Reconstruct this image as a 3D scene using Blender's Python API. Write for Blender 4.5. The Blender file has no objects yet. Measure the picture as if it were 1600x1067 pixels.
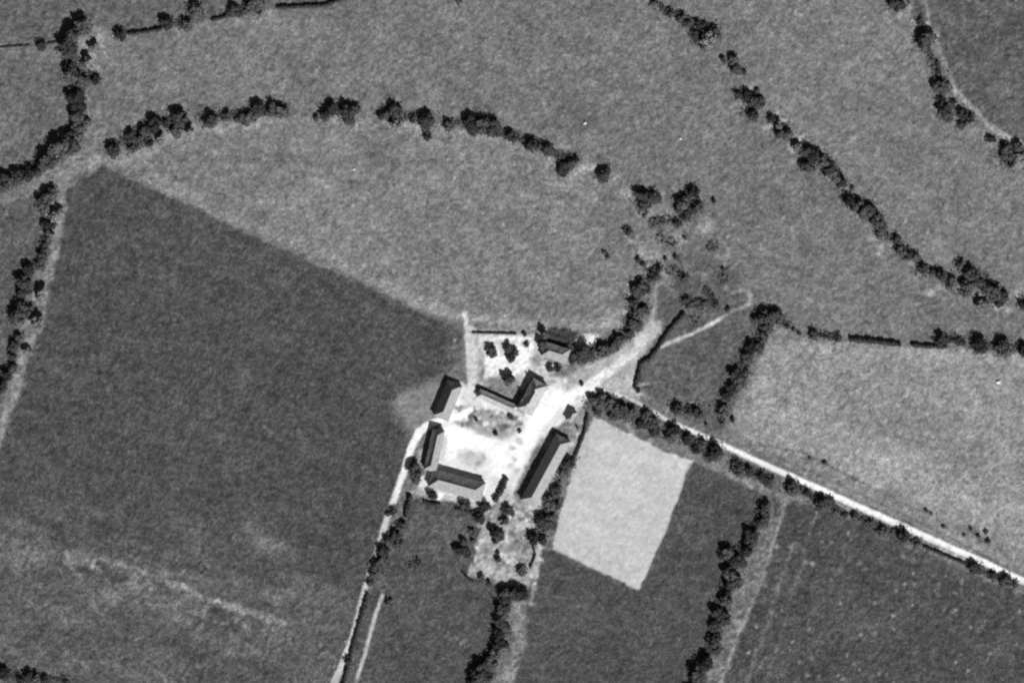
import bpy, bmesh, math, random
import numpy as np
from mathutils import Vector, Matrix

random.seed(7)
rng = np.random.default_rng(11)
sc = bpy.context.scene
col = sc.collection

# ------------------------------------------------------------------ camera, light, exposure
S = 0.35                                   # metres of ground per photograph pixel
ALT = 2500.0
cam_d = bpy.data.cameras.new("camera")
cam = bpy.data.objects.new("camera", cam_d)
col.objects.link(cam)
cam.location = (0, 0, ALT)
cam.rotation_euler = (0, 0, 0)
cam_d.sensor_width = 36
cam_d.lens = 36 * ALT / (1600 * S)
cam_d.clip_start = 10
cam_d.clip_end = 20000
sc.camera = cam
sc.cycles.filter_width = 2.3               # soft survey lens
sc.cycles.use_denoising = False

EL = math.radians(38)
SX, SY = 0.47, -0.883                      # compass direction to the sun (x east, y north)
to_sun = Vector((SX * math.cos(EL), SY * math.cos(EL), math.sin(EL))).normalized()

w = bpy.data.worlds.new("World")
sc.world = w
w.use_nodes = True
nt = w.node_tree
bg = nt.nodes["Background"]
sky = nt.nodes.new("ShaderNodeTexSky")
sky.sky_type = 'NISHITA'
sky.sun_disc = False
sky.air_density = 0.6                      # clear dry air, deep shadows
sky.dust_density = 0.3
sky.sun_elevation = EL
sky.sun_rotation = math.atan2(SX, SY)
bw = nt.nodes.new("ShaderNodeRGBToBW")     # panchromatic film: the daylight has no hue
nt.links.new(sky.outputs[0], bw.inputs[0])
nt.links.new(bw.outputs[0], bg.inputs[0])
bg.inputs[1].default_value = 0.05

sd = bpy.data.lights.new("sun", 'SUN')
sd.energy = 5.0
sd.angle = math.radians(0.5)
sd.color = (1, 1, 1)
sun = bpy.data.objects.new("sun", sd)
col.objects.link(sun)
sun.location = to_sun * 800
sun.rotation_euler = to_sun.to_track_quat('Z', 'Y').to_euler()

sc.view_settings.view_transform = 'Standard'
sc.view_settings.look = 'None'
sc.view_settings.gamma = 1
sc.view_settings.use_curve_mapping = False
sc.view_settings.exposure = 0.65
GAIN = 1.62                                # picture value of flat sunlit ground = albedo * GAIN


def W(x, y, z=0.0):
    return Vector(((x - 800) * S, (533.5 - y) * S, z))


def lin(t):
    c = np.clip(np.asarray(t, float) / 255, 0, 1)
    return np.where(c <= 0.04045, c / 12.92, ((c + 0.055) / 1.055) ** 2.4)


# ------------------------------------------------------------------ materials
def nodes_of(name):
    m = bpy.data.materials.new(name)
    m.use_nodes = True
    n = m.node_tree
    b = n.nodes["Principled BSDF"]
    b.inputs["Roughness"].default_value = 0.95
    b.inputs["Specular IOR Level"].default_value = 0.05
    return m, n, b


def mathn(n, op, a, b):
    q = n.nodes.new("ShaderNodeMath")
    q.operation = op
    for i, v in enumerate((a, b)):
        if isinstance(v, (int, float)):
            q.inputs[i].default_value = v
        else:
            n.links.new(v, q.inputs[i])
    return q.outputs[0]


def noisen(n, vec, scale, detail=2.0, rough=0.55):
    q = n.nodes.new("ShaderNodeTexNoise")
    q.inputs["Scale"].default_value = scale
    q.inputs["Detail"].default_value = detail
    q.inputs["Roughness"].default_value = rough
    n.links.new(vec, q.inputs["Vector"])
    return q.outputs[0]


def ground_mat(name, scale, amp):
    m, n, b = nodes_of(name)
    at = n.nodes.new("ShaderNodeAttribute")
    at.attribute_name = "albedo"
    g = n.nodes.new("ShaderNodeNewGeometry")
    n1 = noisen(n, g.outputs["Position"], scale, 3.0, 0.65)
    f = mathn(n, 'ADD', mathn(n, 'MULTIPLY', mathn(n, 'SUBTRACT', n1, 0.5), amp), 1.0)
    v = mathn(n, 'MULTIPLY', at.outputs["Fac"], f)
    v = mathn(n, 'MAXIMUM', v, 0.012)
    n.links.new(v, b.inputs["Base Color"])
    return m


M_GRASS = ground_mat("meadow_grass", 0.95, 2.3)
M_SOIL = ground_mat("field_soil", 0.95, 3.0)
M_DUST = ground_mat("pale_dust", 0.95, 0.7)


def speckle_mat(name, base, amp, scale, coord="Object", rnd=0.0, rough=0.95):
    m, n, b = nodes_of(name)
    tc = n.nodes.new("ShaderNodeTexCoord")
    n1 = noisen(n, tc.outputs[coord], scale, 3.0, 0.6)
    v = mathn(n, 'MULTIPLY', mathn(n, 'ADD', mathn(n, 'MULTIPLY', mathn(n, 'SUBTRACT', n1, 0.5), amp), 1.0), base)
    if rnd:
        oi = n.nodes.new("ShaderNodeObjectInfo")
        r = mathn(n, 'ADD', mathn(n, 'MULTIPLY', mathn(n, 'SUBTRACT', oi.outputs["Random"], 0.5), rnd), 1.0)
        v = mathn(n, 'MULTIPLY', v, r)
    v = mathn(n, 'MAXIMUM', v, 0.01)
    n.links.new(v, b.inputs["Base Color"])
    b.inputs["Roughness"].default_value = rough
    return m


M_LEAF = speckle_mat("dark_foliage", 0.052, 0.9, 1.6, "Object", 1.1)
M_PALE = speckle_mat("pale_foliage", 0.15, 0.8, 1.6, "Object", 0.4)
M_SCRUB = speckle_mat("grey_scrub", 0.066, 0.9, 0.5)
M_HEDGE = speckle_mat("hedge_foliage", 0.045, 0.9, 0.8)
M_BARK = speckle_mat("bark", 0.12, 0.6, 3.0)
M_TILE = speckle_mat("weathered_roof_tiles", 0.28, 1.0, 0.55)
M_TILE_DARK = speckle_mat("dark_roof_tiles", 0.215, 1.1, 0.6)
M_PLASTER = speckle_mat("lime_plaster", 0.5, 0.4, 0.8)
M_WOOD = speckle_mat("old_door_wood", 0.10, 0.6, 2.0)
M_GLASS = speckle_mat("dull_window_glass", 0.04, 0.3, 2.0, rough=0.2)
M_STONE = speckle_mat("pale_stone", 0.5, 0.5, 2.0)


# ------------------------------------------------------------------ object helpers
def tag(o, label=None, cat=None, group=None, kind=None):
    if label: o["label"] = label
    if cat: o["category"] = cat
    if group: o["group"] = group
    if kind: o["kind"] = kind
    return o


def link(name, me, mat=None, parent=None):
    o = bpy.data.objects.new(name, me)
    col.objects.link(o)
    if mat is not None and not me.materials:
        me.materials.append(mat)
    if parent is not None:
        o.parent = parent
    return o


def empty(name, loc, rz=0.0):
    o = bpy.data.objects.new(name, None)
    o.empty_display_size = 1
    o.location = loc
    o.rotation_euler = (0, 0, rz)
    col.objects.link(o)
    return o


def mesh_np(name, v, f, smooth=False):
    me = bpy.data.meshes.new(name)
    v = np.asarray(v, np.float32)
    f = np.asarray(f, np.int32)
    k = f.shape[1]
    me.vertices.add(len(v))
    me.vertices.foreach_set("co", v.ravel())
    me.loops.add(f.size)
    me.loops.foreach_set("vertex_index", f.ravel())
    me.polygons.add(len(f))
    me.polygons.foreach_set("loop_start", np.arange(0, f.size, k, dtype=np.int32))
    me.polygons.foreach_set("loop_total", np.full(len(f), k, np.int32))
    me.polygons.foreach_set("use_smooth", np.full(len(f), smooth))
    me.update(calc_edges=True)
    return me


# ------------------------------------------------------------------ ground: one fine sheet, cut into its fields, tracks and yards
ST = 2.0
X0, X1, Y0, Y1 = -120, 1720, -120, 1188
gx = np.arange(X0, X1 + 1, ST)
gy = np.arange(Y0, Y1 + 1, ST)
NX, NY = len(gx), len(gy)
GX, GY = np.meshgrid(gx, gy)


def vnoise(scale, seed, aspect=1.0, ang=0.0):
    r = np.random.default_rng(seed)
    a = math.radians(ang)
    u = (GX * math.cos(a) + GY * math.sin(a)) / (scale * aspect)
    v = (-GX * math.sin(a) + GY * math.cos(a)) / scale
    iu, iv = np.floor(u).astype(int), np.floor(v).astype(int)
    fu, fv = u - iu, v - iv
    fu = fu * fu * (3 - 2 * fu); fv = fv * fv * (3 - 2 * fv)
    tab = r.standard_normal((512, 512))
    t = lambda i, j: tab[(i % 512), (j % 512)]
    return (t(iu, iv) * (1 - fu) * (1 - fv) + t(iu + 1, iv) * fu * (1 - fv)
            + t(iu, iv + 1) * (1 - fu) * fv + t(iu + 1, iv + 1) * fu * fv)


WX = GX + 1.0 * vnoise(7, 1) + 0.9 * vnoise(31, 2)      # ragged edges
WY = GY + 1.0 * vnoise(7, 3) + 0.9 * vnoise(31, 4)
tone = np.full(GX.shape, 117.0)
region = np.zeros(GX.shape, np.int16)
rough = np.full(GX.shape, 1.0)
regions = ["open"]
reg_mat = [M_GRASS]
reg_name = ["meadow"]
reg_label = ["grey grass meadow sweeping across the north between the tree lines"]
reg_rough = [1.0]


def add_region(name, label, mat, rg):
    regions.append(name); reg_name.append(name); reg_label.append(label); reg_mat.append(mat); reg_rough.append(rg)
    return len(regions) - 1


def sstep(d, soft):
    t = np.clip(0.5 - d / (2 * soft), 0, 1)
    return t * t * (3 - 2 * t)


def sub(pts, pad):
    p = np.array(pts, float)
    a = max(0, int((p[:, 0].min() - pad - X0) / ST)); b = min(NX, int((p[:, 0].max() + pad - X0) / ST) + 2)
    c = max(0, int((p[:, 1].min() - pad - Y0) / ST)); d = min(NY, int((p[:, 1].max() + pad - Y0) / ST) + 2)
    return slice(c, d), slice(a, b)


def segd(x, y, ax, ay, bx, by):
    dx, dy = bx - ax, by - ay
    t = np.clip(((x - ax) * dx + (y - ay) * dy) / (dx * dx + dy * dy + 1e-9), 0, 1)
    return np.hypot(x - ax - t * dx, y - ay - t * dy), t


def put(sl, al, tn, reg):
    tone[sl] = tone[sl] * (1 - al) + tn * al
    if reg is not None:
        m = al > 0.5
        region[sl][m] = reg
        rough[sl] = rough[sl] * (1 - al) + reg_rough[reg] * al


def poly(pts, tn, soft=3, reg=None, k=1.0):
    sl = sub(pts, soft + 8)
    x, y = WX[sl], WY[sl]
    d = np.full(x.shape, 1e9)
    ins = np.zeros(x.shape, bool)
    n = len(pts)
    for i in range(n):
        ax, ay = pts[i]; bx, by = pts[(i + 1) % n]
        d = np.minimum(d, segd(x, y, ax, ay, bx, by)[0])
        if ay != by:
            c = ((ay > y) != (by > y)) & (x < (bx - ax) * (y - ay) / (by - ay) + ax)
            ins ^= c
    put(sl, k * sstep(np.where(ins, -d, d), soft), tn, reg)


def line(pts, wd, tn, soft=2, reg=None, k=1.0, warp=0.35):
    """pts: (x, y) or (x, y, width, tone)"""
    P = [(p[0], p[1], p[2] if len(p) > 2 else wd, p[3] if len(p) > 3 else tn) for p in pts]
    sl = sub([(p[0], p[1]) for p in P], max(p[2] for p in P) + soft + 8)
    x = GX[sl] * (1 - warp) + WX[sl] * warp
    y = GY[sl] * (1 - warp) + WY[sl] * warp
    best = np.full(x.shape, 1e9)
    tt = np.full(x.shape, float(P[0][3]))
    for a, b in zip(P[:-1], P[1:]):
        d, t = segd(x, y, a[0], a[1], b[0], b[1])
        d = d - 0.5 * (a[2] + (b[2] - a[2]) * t)
        m = d < best
        best = np.where(m, d, best)
        tt = np.where(m, a[3] + (b[3] - a[3]) * t, tt)
    put(sl, k * sstep(best, soft), tt, reg)


def blob(x, y, rx, ry, ang, tn, k=0.7, soft=0.6, reg=None):
    a = math.radians(ang)
    sl = sub([(x - rx * 2 - ry * 2, y - ry * 2 - rx * 2), (x + rx * 2 + ry * 2, y + ry * 2 + rx * 2)], 4)
    u = ((WX[sl] - x) * math.cos(a) + (WY[sl] - y) * math.sin(a)) / rx
    v = (-(WX[sl] - x) * math.sin(a) + (WY[sl] - y) * math.cos(a)) / ry
    put(sl, k * sstep(np.hypot(u, v) - 1, soft), tn, reg)


R = add_region
# --- fields
r = R("meadow", "darker grey meadow at the upper left beyond the tree rows", M_GRASS, 1.1)
poly([(-140, -140), (620, -140), (600, -20), (530, 2), (440, 12), (355, 26), (250, 46), (185, 52), (135, 50), (112, 100), (120, 160),
      (118, 230), (50, 268), (-140, 300)], 103, 3, r)
line([(-40, 82), (30, 82), (85, 82), (100, 92)], 9, 120, 5, None, 0.6)
line([(-60, 40), (100, 40)], 50, 94, 22, None, 0.5)
r = R("meadow", "lens shaped lighter meadow between curved tree row and dark field", M_GRASS, 1.0)
poly([(172, 243), (235, 218), (290, 196), (350, 186), (440, 180), (520, 180), (620, 186), (740, 202), (850, 240), (900, 262), (950, 280),
      (1005, 312), (1040, 350), (1015, 420), (990, 470), (975, 492), (905, 515), (800, 515), (722, 497), (640, 472), (500, 408), (340, 338),
      (165, 258)], 126, 4, r)
r = R("meadow", "grey meadow running between the two long tree rows at upper right", M_GRASS, 0.95)
poly([(1005, -140), (1020, 0), (1090, 42), (1150, 120), (1220, 205), (1270, 250), (1330, 315), (1400, 380), (1470, 430), (1540, 450),
      (1610, 480), (1740, 520), (1740, 300), (1600, 245), (1520, 190), (1470, 140), (1445, 60), (1400, 5), (1360, -140)], 122, 4, r)
r = R("field", "darker field in the upper right corner beyond pale track", M_GRASS, 1.2)
poly([(1405, -140), (1422, 0), (1450, 45), (1475, 80), (1490, 135), (1540, 185), (1600, 226), (1740, 280), (1740, -140)], 96, 4, r)
r = R("field", "large dark crop field filling the left half below the meadow", M_SOIL, 1.15)
DARK = [(160, 260), (340, 342), (500, 416), (640, 478), (722, 520), (718, 560), (690, 595), (668, 640), (640, 690), (612, 790), (575, 900),
        (548, 985), (505, 1190), (-140, 1190), (-140, 900), (0, 690), (30, 610), (62, 500), (85, 400), (100, 300)]
poly(DARK, 81, 3, r)
poly([(-140, 830), (120, 800), (330, 860), (520, 930), (560, 960), (505, 1190), (-140, 1190)], 94, 60, None, 0.85)
line([(-60, 1010), (220, 1000), (420, 1060)], 26, 80, 20, None, 0.7)
line([(160, 905), (330, 960), (480, 1010)], 22, 100, 16, None, 0.6)
line([(-40, 860), (90, 850)], 34, 100, 18, None, 0.6)
line([(60, 900), (200, 940)], 26, 98, 14, None, 0.5)
r = R("field", "narrow dark field left of the pale verge at the left edge", M_SOIL, 1.1)
poly([(-140, 310), (20, 290), (80, 290), (75, 350), (60, 420), (30, 490), (20, 560), (-20, 640), (-140, 860)], 95, 4, r)
r = R("field", "dark field with bushes below the farm between two hedges", M_SOIL, 1.1)
poly([(650, 775), (700, 780), (760, 790), (745, 850), (738, 905), (800, 918), (785, 1000), (745, 1190), (520, 1190), (548, 1000), (600, 880)],
     84, 3, r)
r = R("field", "dark field around and below the pale rectangular plot", M_SOIL, 1.05)
poly([(838, 860), (868, 860), (940, 890), (1000, 918), (1040, 830), (1080, 722), (1110, 735), (1195, 775), (1165, 850), (1140, 900), (1110, 1010),
      (1085, 1190), (770, 1190), (800, 1050), (822, 940)], 82, 3, r)
r = R("field", "dark field dotted with pale specks below the lane at right", M_SOIL, 1.15)
poly([(1205, 775), (1290, 795), (1410, 842), (1520, 896), (1600, 925), (1740, 985), (1740, 1190), (1100, 1190), (1130, 1060), (1180, 940),
      (1215, 830)], 81, 3, r)
r = R("pale_field", "bright almost white rectangular plot beside the long shed", M_DUST, 0.35)
poly([(930, 652), (985, 678), (1040, 705), (1081, 722), (1062, 770), (1040, 830), (1018, 880), (998, 921), (940, 894), (862, 858), (872, 820), (888, 760),
      (905, 700)], 199, 1.7, r)
r = R("field", "light grey stubble field above the lane at right", M_GRASS, 0.95)
poly([(1210, 530), (1300, 533), (1420, 542), (1600, 552), (1740, 565), (1740, 960), (1600, 895), (1450, 830), (1300, 760), (1200, 712), (1145, 680),
      (1150, 650), (1178, 590), (1195, 545)], 143, 5, r)
line([(1240, 545), (1740, 570)], 26, 158, 14, None, 0.55)
blob(1220, 640, 70, 60, 0, 156, 0.7, 0.6)
blob(1480, 690, 160, 50, 15, 128, 0.6, 0.8)
blob(1360, 725, 120, 32, 22, 160, 0.6, 0.8)
blob(1560, 800, 90, 35, 28, 155, 0.5, 0.8)
blob(1545, 600, 80, 30, 0, 150, 0.4, 0.8)
for p in ([(1180, 695), (1250, 705), (1330, 745), (1440, 800)], [(1200, 708), (1330, 765), (1450, 822), (1560, 880)]):
    line(p, 3.5, 92, 3, None, 0.75)
line([(1150, 690), (1280, 735), (1420, 795), (1620, 885)], 14, 122, 9, None, 0.55)
for x, y, q in ((1450, 800, 6), (1475, 822, 5), (1520, 828, 10), (1535, 845, 8), (1288, 722, 6), (1265, 718, 7), (1167, 660, 6), (1170, 690, 6), (1410, 812, 6)):
    blob(x, y, q, q * 0.7, 20, 92, 0.6)
r = R("pasture", "dim triangular paddock between the dark hedge and the tree row", M_GRASS, 1.1)
poly([(1035, 430), (1065, 400), (1130, 400), (1140, 440), (1165, 480), (1200, 500), (1170, 580), (1140, 650), (1120, 690), (1050, 640), (1000, 612), (995, 585),
      (1020, 545), (1022, 470)], 100, 5, r)
blob(1105, 385, 35, 14, 10, 100, 0.5, 0.8)
blob(1140, 395, 10, 40, 5, 112, 0.5, 0.8)
# ruins ground, north of the paddock
for x, y, rx, ry, t in ((1042, 336, 9, 7, 165), (1103, 358, 14, 9, 165), (1005, 392, 9, 8, 150), (1020, 398, 12, 7, 150), (985, 375, 7, 6, 145), (1000, 345, 20, 9, 138),
                        (1045, 375, 25, 18, 132), (1040, 436, 10, 12, 150), (1140, 400, 10, 9, 135), (985, 310, 8, 6, 145), (1062, 378, 12, 5, 148),
                        (910, 263, 16, 5, 175), (895, 275, 9, 6, 160), (960, 285, 8, 6, 150), (975, 300, 8, 5, 155), (925, 262, 6, 4, 185)):
    blob(x, y, rx, ry, -25, t, 0.75, 0.6)

for i in range(60):
    x = random.uniform(975, 1150); y = random.uniform(330, 480)
    if abs((x - 1065) - 0.4 * (y - 400)) < 75:
        blob(x, y, random.uniform(4, 11), random.uniform(1.5, 4), 45 + random.uniform(-40, 40), random.choice((78, 82, 88, 140, 146, 152)), 0.6, 0.7)
for p in ([(1068, 362), (1078, 374)], [(1100, 410), (1115, 420), (1125, 432)], [(1100, 448), (1118, 474)], [(1128, 424), (1148, 410)], [(1052, 400), (1062, 408)]):
    line(p, 4, 70, 2.5, None, 0.75)

r = R("grass_track", "pale track bending along the upper right corner field", M_GRASS, 0.9)
line([(1440, -20, 5, 130), (1452, 40, 6, 138), (1470, 82, 6, 140), (1482, 112, 7, 146), (1492, 140, 8, 158), (1512, 162, 8, 168), (1528, 178, 7, 160), (1548, 198, 7, 158), (1566, 210, 8, 175), (1590, 222, 8, 178), (1640, 250, 8, 165), (1740, 300, 8, 150)], 7, 150, 3, r, 0.95, 0.8)

# --- verges beside hedge rows
def verge(pts, wd, tn, k=0.75, label=None, soft=5):
    rg = R("verge", label, M_GRASS, 1.2) if label else None
    line(pts, wd, tn, soft, rg, k, 0.9)


verge([(98, 285), (95, 345), (85, 400), (72, 450), (62, 510), (40, 545), (25, 610), (8, 660), (-10, 710), (-60, 860)], 13, 134, 0.85,
      "pale grassy verge between left tree column and dark field", 4)
for x, y in ((112, 240), (95, 283), (80, 330), (62, 460), (50, 500), (28, 598)):
    blob(x, y, 11, 11, 0, 150, 0.55)
verge([(165, 240), (135, 258), (108, 272), (90, 290), (40, 300), (0, 312)], 16, 128, 0.8)
verge([(190, 250), (225, 240), (262, 222), (300, 206), (345, 203), (400, 192), (445, 186)], 12, 146, 0.65)
for x, y in ((245, 228), (232, 240), (300, 212), (345, 205), (308, 200), (262, 212), (470, 184), (520, 186), (640, 196), (655, 204), (690, 205), (800, 222), (850, 245)):
    blob(x, y, 8, 5, random.uniform(-60, 60), 158, 0.55)
verge([(240, 265), (330, 325), (420, 362), (500, 398), (620, 455), (720, 500)], 12, 142, 0.45)
verge([(500, 188), (560, 190), (640, 200), (780, 216), (860, 255)], 10, 144, 0.55)
blob(140, 75, 24, 40, 15, 138, 0.85, 0.4)
blob(152, 65, 7, 9, 0, 158, 0.6); blob(150, 108, 8, 6, 0, 160, 0.7); blob(128, 82, 8, 8, 0, 110, 0.5); blob(150, 175, 22, 8, -10, 138, 0.6)
blob(150, 252, 8, 13, 35, 165, 0.5)
for x, y in ((200, 62), (410, 33), (372, 35), (320, 42), (385, 36), (420, 22)):
    blob(x, y, 12, 6, -20, 140, 0.6)
for x, y in ((1185, 165), (1212, 178), (1222, 190), (1200, 200), (1250, 215), (1175, 140), (1235, 230), (1365, 375), (1375, 390), (1105, 65), (1400, 378), (1470, 450),
             (1455, 455), (1555, 478), (1570, 485), (1590, 460), (1240, 235), (1420, 14), (1410, 27), (1450, 44), (1462, 55), (1590, 262), (1520, 205)):
    blob(x, y, 8, 5, random.uniform(-40, 40), 162, 0.75)
r = R("verge", "pale rough grass strip right of the lower right tree row", M_GRASS, 1.3)
line([(1226, 782, 9), (1212, 820, 13), (1193, 870, 14), (1182, 915, 14), (1158, 960, 14), (1138, 1010, 15), (1118, 1060, 17), (1083, 1190, 17)], 14, 118, 4, r, 0.95, 1.2)
line([(1228, 786), (1220, 810), (1203, 862), (1191, 905), (1168, 958), (1148, 1005), (1128, 1062), (1095, 1190)], 5, 152, 3, None, 0.8, 0.9)
blob(1225, 780, 12, 6, 10, 150, 0.7); blob(1192, 768, 9, 5, 20, 150, 0.7)
line([(1277, 795), (1268, 830), (1252, 870), (1262, 880)], 4, 122, 2.5, None, 0.75, 1.0)
line([(1240, 850), (1215, 920), (1190, 1000), (1165, 1070)], 6, 116, 4, None, 0.75, 1.2)
line([(1256, 880), (1232, 950), (1208, 1030), (1195, 1080)], 4, 110, 3, None, 0.6, 1.2)
line([(1262, 840), (1240, 900), (1210, 980)], 5, 68, 4, None, 0.5, 1.5)
r = R("verge", "pale grass strip right of the bottom centre tree row", M_GRASS, 1.3)
line([(815, 935, 12), (812, 965, 22), (815, 1000, 20), (806, 1030, 18), (795, 1060, 18), (775, 1190, 18)], 18, 135, 5, r, 0.95, 1.4)
# stripe and mottling inside the dark field
for i in range(46):
    x = random.uniform(-60, 500); y = random.uniform(800, 1150)
    blob(x, y, random.uniform(12, 50), random.uniform(6, 16), 22 + random.uniform(-15, 15), random.choice((108, 112, 118, 70, 72)), 0.5, 0.9)
for i in range(70):
    x = random.uniform(0, 480); y = random.uniform(840, 1060)
    blob(x, y, random.uniform(5, 14), random.uniform(2, 5), 22 + random.uniform(-60, 60), random.choice((122, 130, 115, 62)), 0.55, 0.8)
for i in range(80):                                   # disturbed ground below the stripe
    t = random.uniform(0, 1)
    x = 110 + t * 370 + random.gauss(0, 10); y = 868 + t * 112 + abs(random.gauss(0, 34)) + 2
    blob(x, y, random.uniform(4, 11), random.uniform(2, 5), random.uniform(0, 180), random.choice((120, 128, 136, 60, 64)), 0.6, 0.7)
line([(95, 866, 4, 112), (112, 860, 5, 138), (130, 862, 5, 130), (170, 874, 6, 134), (215, 890, 8, 160), (240, 900, 6, 130), (280, 916, 8, 158), (312, 929, 8, 160), (345, 941, 5, 150), (375, 951, 7, 182),
      (420, 962, 8, 168), (455, 976, 6, 112)], 6, 140, 4, None, 0.7, 0.9)
for i in range(90):                                   # the stripe is broken and frayed
    t = random.uniform(0, 1)
    blob(100 + t * 350 + random.gauss(0, 4), 862 + t * 108 + random.gauss(0, 5) + 4, random.uniform(3, 9), random.uniform(2, 4), 20 + random.gauss(0, 35), random.choice((92, 100, 130, 150, 165, 180)), 0.55, 0.7)
for i in range(70):                                   # pale mottling over the lower left of the field
    t = random.uniform(0, 1)
    blob(-20 + t * 560 + random.gauss(0, 20), 845 + t * 130 + random.gauss(10, 45), random.uniform(6, 20), random.uniform(3, 8), 22 + random.gauss(0, 40), random.choice((112, 120, 126, 76)), 0.45, 0.9)
line([(440, 1000), (530, 1060)], 40, 98, 22, None, 0.5)
line([(500, 1190), (540, 1020), (560, 950)], 26, 100, 14, None, 0.5)
blob(60, 1030, 110, 20, 12, 104, 0.6, 0.8)
for i in range(130):                                   # pale specks of the lower right field
    x = random.uniform(1170, 1600); y = random.uniform(830, 1080)
    if y > 815 + (x - 1290) * 0.42:
        q = random.uniform(1.7, 3.4)
        blob(x, y, q, q * random.uniform(.7, 1.2), random.uniform(0, 90), random.uniform(120, 158), 0.8, 0.6)
for i in range(26):
    blob(random.uniform(660, 760), random.uniform(800, 900), random.uniform(4, 12), random.uniform(3, 7), random.uniform(0, 90), random.choice((100, 112, 70)), 0.5, 0.8)
for i in range(30):
    blob(random.uniform(570, 1100), random.uniform(930, 1066), random.uniform(2, 7), random.uniform(2, 5), random.uniform(0, 90), random.choice((104, 112, 68)), 0.5, 0.8)

# --- farm ground
r = R("farm_ground", "light trodden ground west of the farm buildings", M_DUST, 0.8)
poly([(618, 618), (650, 604), (690, 588), (700, 600), (690, 660), (660, 668), (640, 684), (622, 655), (614, 635)], 140, 13, r, 0.95)
line([(705, 500), (706, 560), (690, 590)], 18, 105, 8, None, 0.6)
line([(722, 498), (724, 515), (720, 560)], 10, 118, 6, None, 0.6)
line([(640, 470), (720, 495), (800, 505), (880, 512), (960, 500), (985, 480)], 16, 152, 9, None, 0.75)
r = R("garden_ground", "pale bare ground under the round trees of farm garden", M_DUST, 0.7)
poly([(726, 505), (745, 515), (835, 520), (850, 520), (848, 560), (870, 572), (860, 600), (835, 590), (815, 610), (780, 606), (745, 602), (732, 600)], 205, 4, r)
blob(775, 566, 24, 22, 0, 255, 0.97, 0.4); blob(810, 560, 18, 24, 20, 255, 0.97, 0.4); line([(752, 530), (790, 528), (826, 529), (830, 545)], 6, 245, 3, None, 0.9); line([(758, 545), (760, 600), (790, 606)], 5, 240, 3, None, 0.8)
blob(783, 545, 5, 12, 0, 190, 0.7); blob(845, 545, 5, 14, 10, 190, 0.5)
blob(752, 570, 6, 28, 3, 150, 0.7); blob(754, 585, 3, 9, 5, 110, 0.7); blob(745, 535, 3, 12, 0, 140, 0.6)
line([(732, 519), (780, 521), (838, 521)], 5, 128, 4, None, 0.7)
poly([(752, 596), (775, 590), (812, 596), (812, 608), (800, 628), (770, 615)], 132, 4, None, 0.8)
blob(838, 560, 9, 9, 0, 118, 0.7); blob(822, 536, 5, 5, 0, 120, 0.7); blob(868, 556, 18, 8, 25, 165, 0.7)
r = R("cart_track", "white path along the west edge of the farm garden", M_DUST, 0.5)
line([(726, 490, 9, 215), (728, 500, 8, 220), (728, 516, 4, 190), (730, 525, 7, 218), (731, 550, 6, 205), (733, 580, 6, 200), (736, 605, 9, 220)], 8, 228, 3, r)
r = R("farmyard", "blazing white dusty yard between the farm buildings", M_DUST, 0.3)
poly([(708, 595), (735, 600), (770, 622), (815, 650), (850, 610), (872, 592), (905, 580), (930, 590), (935, 615), (905, 640), (880, 660), (840, 690), (815, 745), (800, 775), (770, 790),
      (745, 778), (655, 765), (650, 745), (665, 740), (680, 690), (690, 655), (700, 625)], 226, 4, r)
poly([(690, 668), (720, 665), (775, 685), (800, 690), (838, 640), (872, 612), (915, 600), (905, 625), (872, 640), (845, 675), (815, 730), (790, 745), (760, 735), (700, 715), (690, 700)],
     255, 6, r, 1.0)
poly([(714, 640), (735, 632), (775, 640), (815, 655), (818, 672), (795, 684), (750, 678), (716, 664)], 165, 5, None, 0.9)
for i in range(90):
    x = random.uniform(712, 818); y = 645 + (x - 716) * 0.16 + random.uniform(-14, 18)
    blob(x, y, random.uniform(2.5, 6), random.uniform(1.5, 4), random.uniform(0, 180), random.choice((80, 95, 110, 130, 205, 230, 250)), 0.75, 0.6)
blob(762, 634, 8, 6, 0, 250, 0.8); blob(735, 622, 16, 9, 20, 215, 0.7)
blob(738, 716, 25, 13, 12, 180, 0.8, 0.5)
for i in range(14):
    a = random.uniform(0, 6.3)
    blob(738 + 18 * math.cos(a), 716 + 9 * math.sin(a), random.uniform(3, 6), random.uniform(2, 4), random.uniform(0, 90), random.choice((150, 165, 215)), 0.6, 0.7)
blob(692, 705, 6, 18, 15, 190, 0.7); blob(694, 690, 3, 12, 10, 160, 0.5)
for x, y in ((800, 700), (803, 717), (798, 728), (806, 735), (812, 690)):
    blob(x, y, 5, 4, random.uniform(0, 90), 165, 0.6)
r = R("vegetable_plot", "dark vegetable plot at the top of the farm, left of white patch", M_SOIL, 1.6)
poly([(858, 511), (880, 512), (903, 519), (899, 532), (893, 552), (872, 545), (855, 538), (852, 528)], 66, 3, r, 0.95)
line([(862, 522), (895, 530)], 3, 48, 2.5, None, 0.7); line([(862, 532), (890, 542)], 3, 92, 2.5, None, 0.6); line([(866, 513), (900, 521)], 3, 50, 2.5, None, 0.6)
blob(918, 530, 15, 9, -20, 252, 0.98, 0.5); blob(905, 541, 6, 6, 0, 225, 0.8); blob(940, 512, 22, 8, -25, 165, 0.7, 0.8)
r = R("bare_ground", "light trodden fan where the lanes meet north east of yard", M_DUST, 0.7)
poly([(870, 600), (905, 575), (940, 560), (975, 540), (1002, 515), (1018, 500), (1035, 500), (1032, 520), (1012, 545), (996, 568), (992, 608), (1010, 618), (990, 622), (930, 606), (900, 625)],
     186, 6, r, 0.95)
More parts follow.
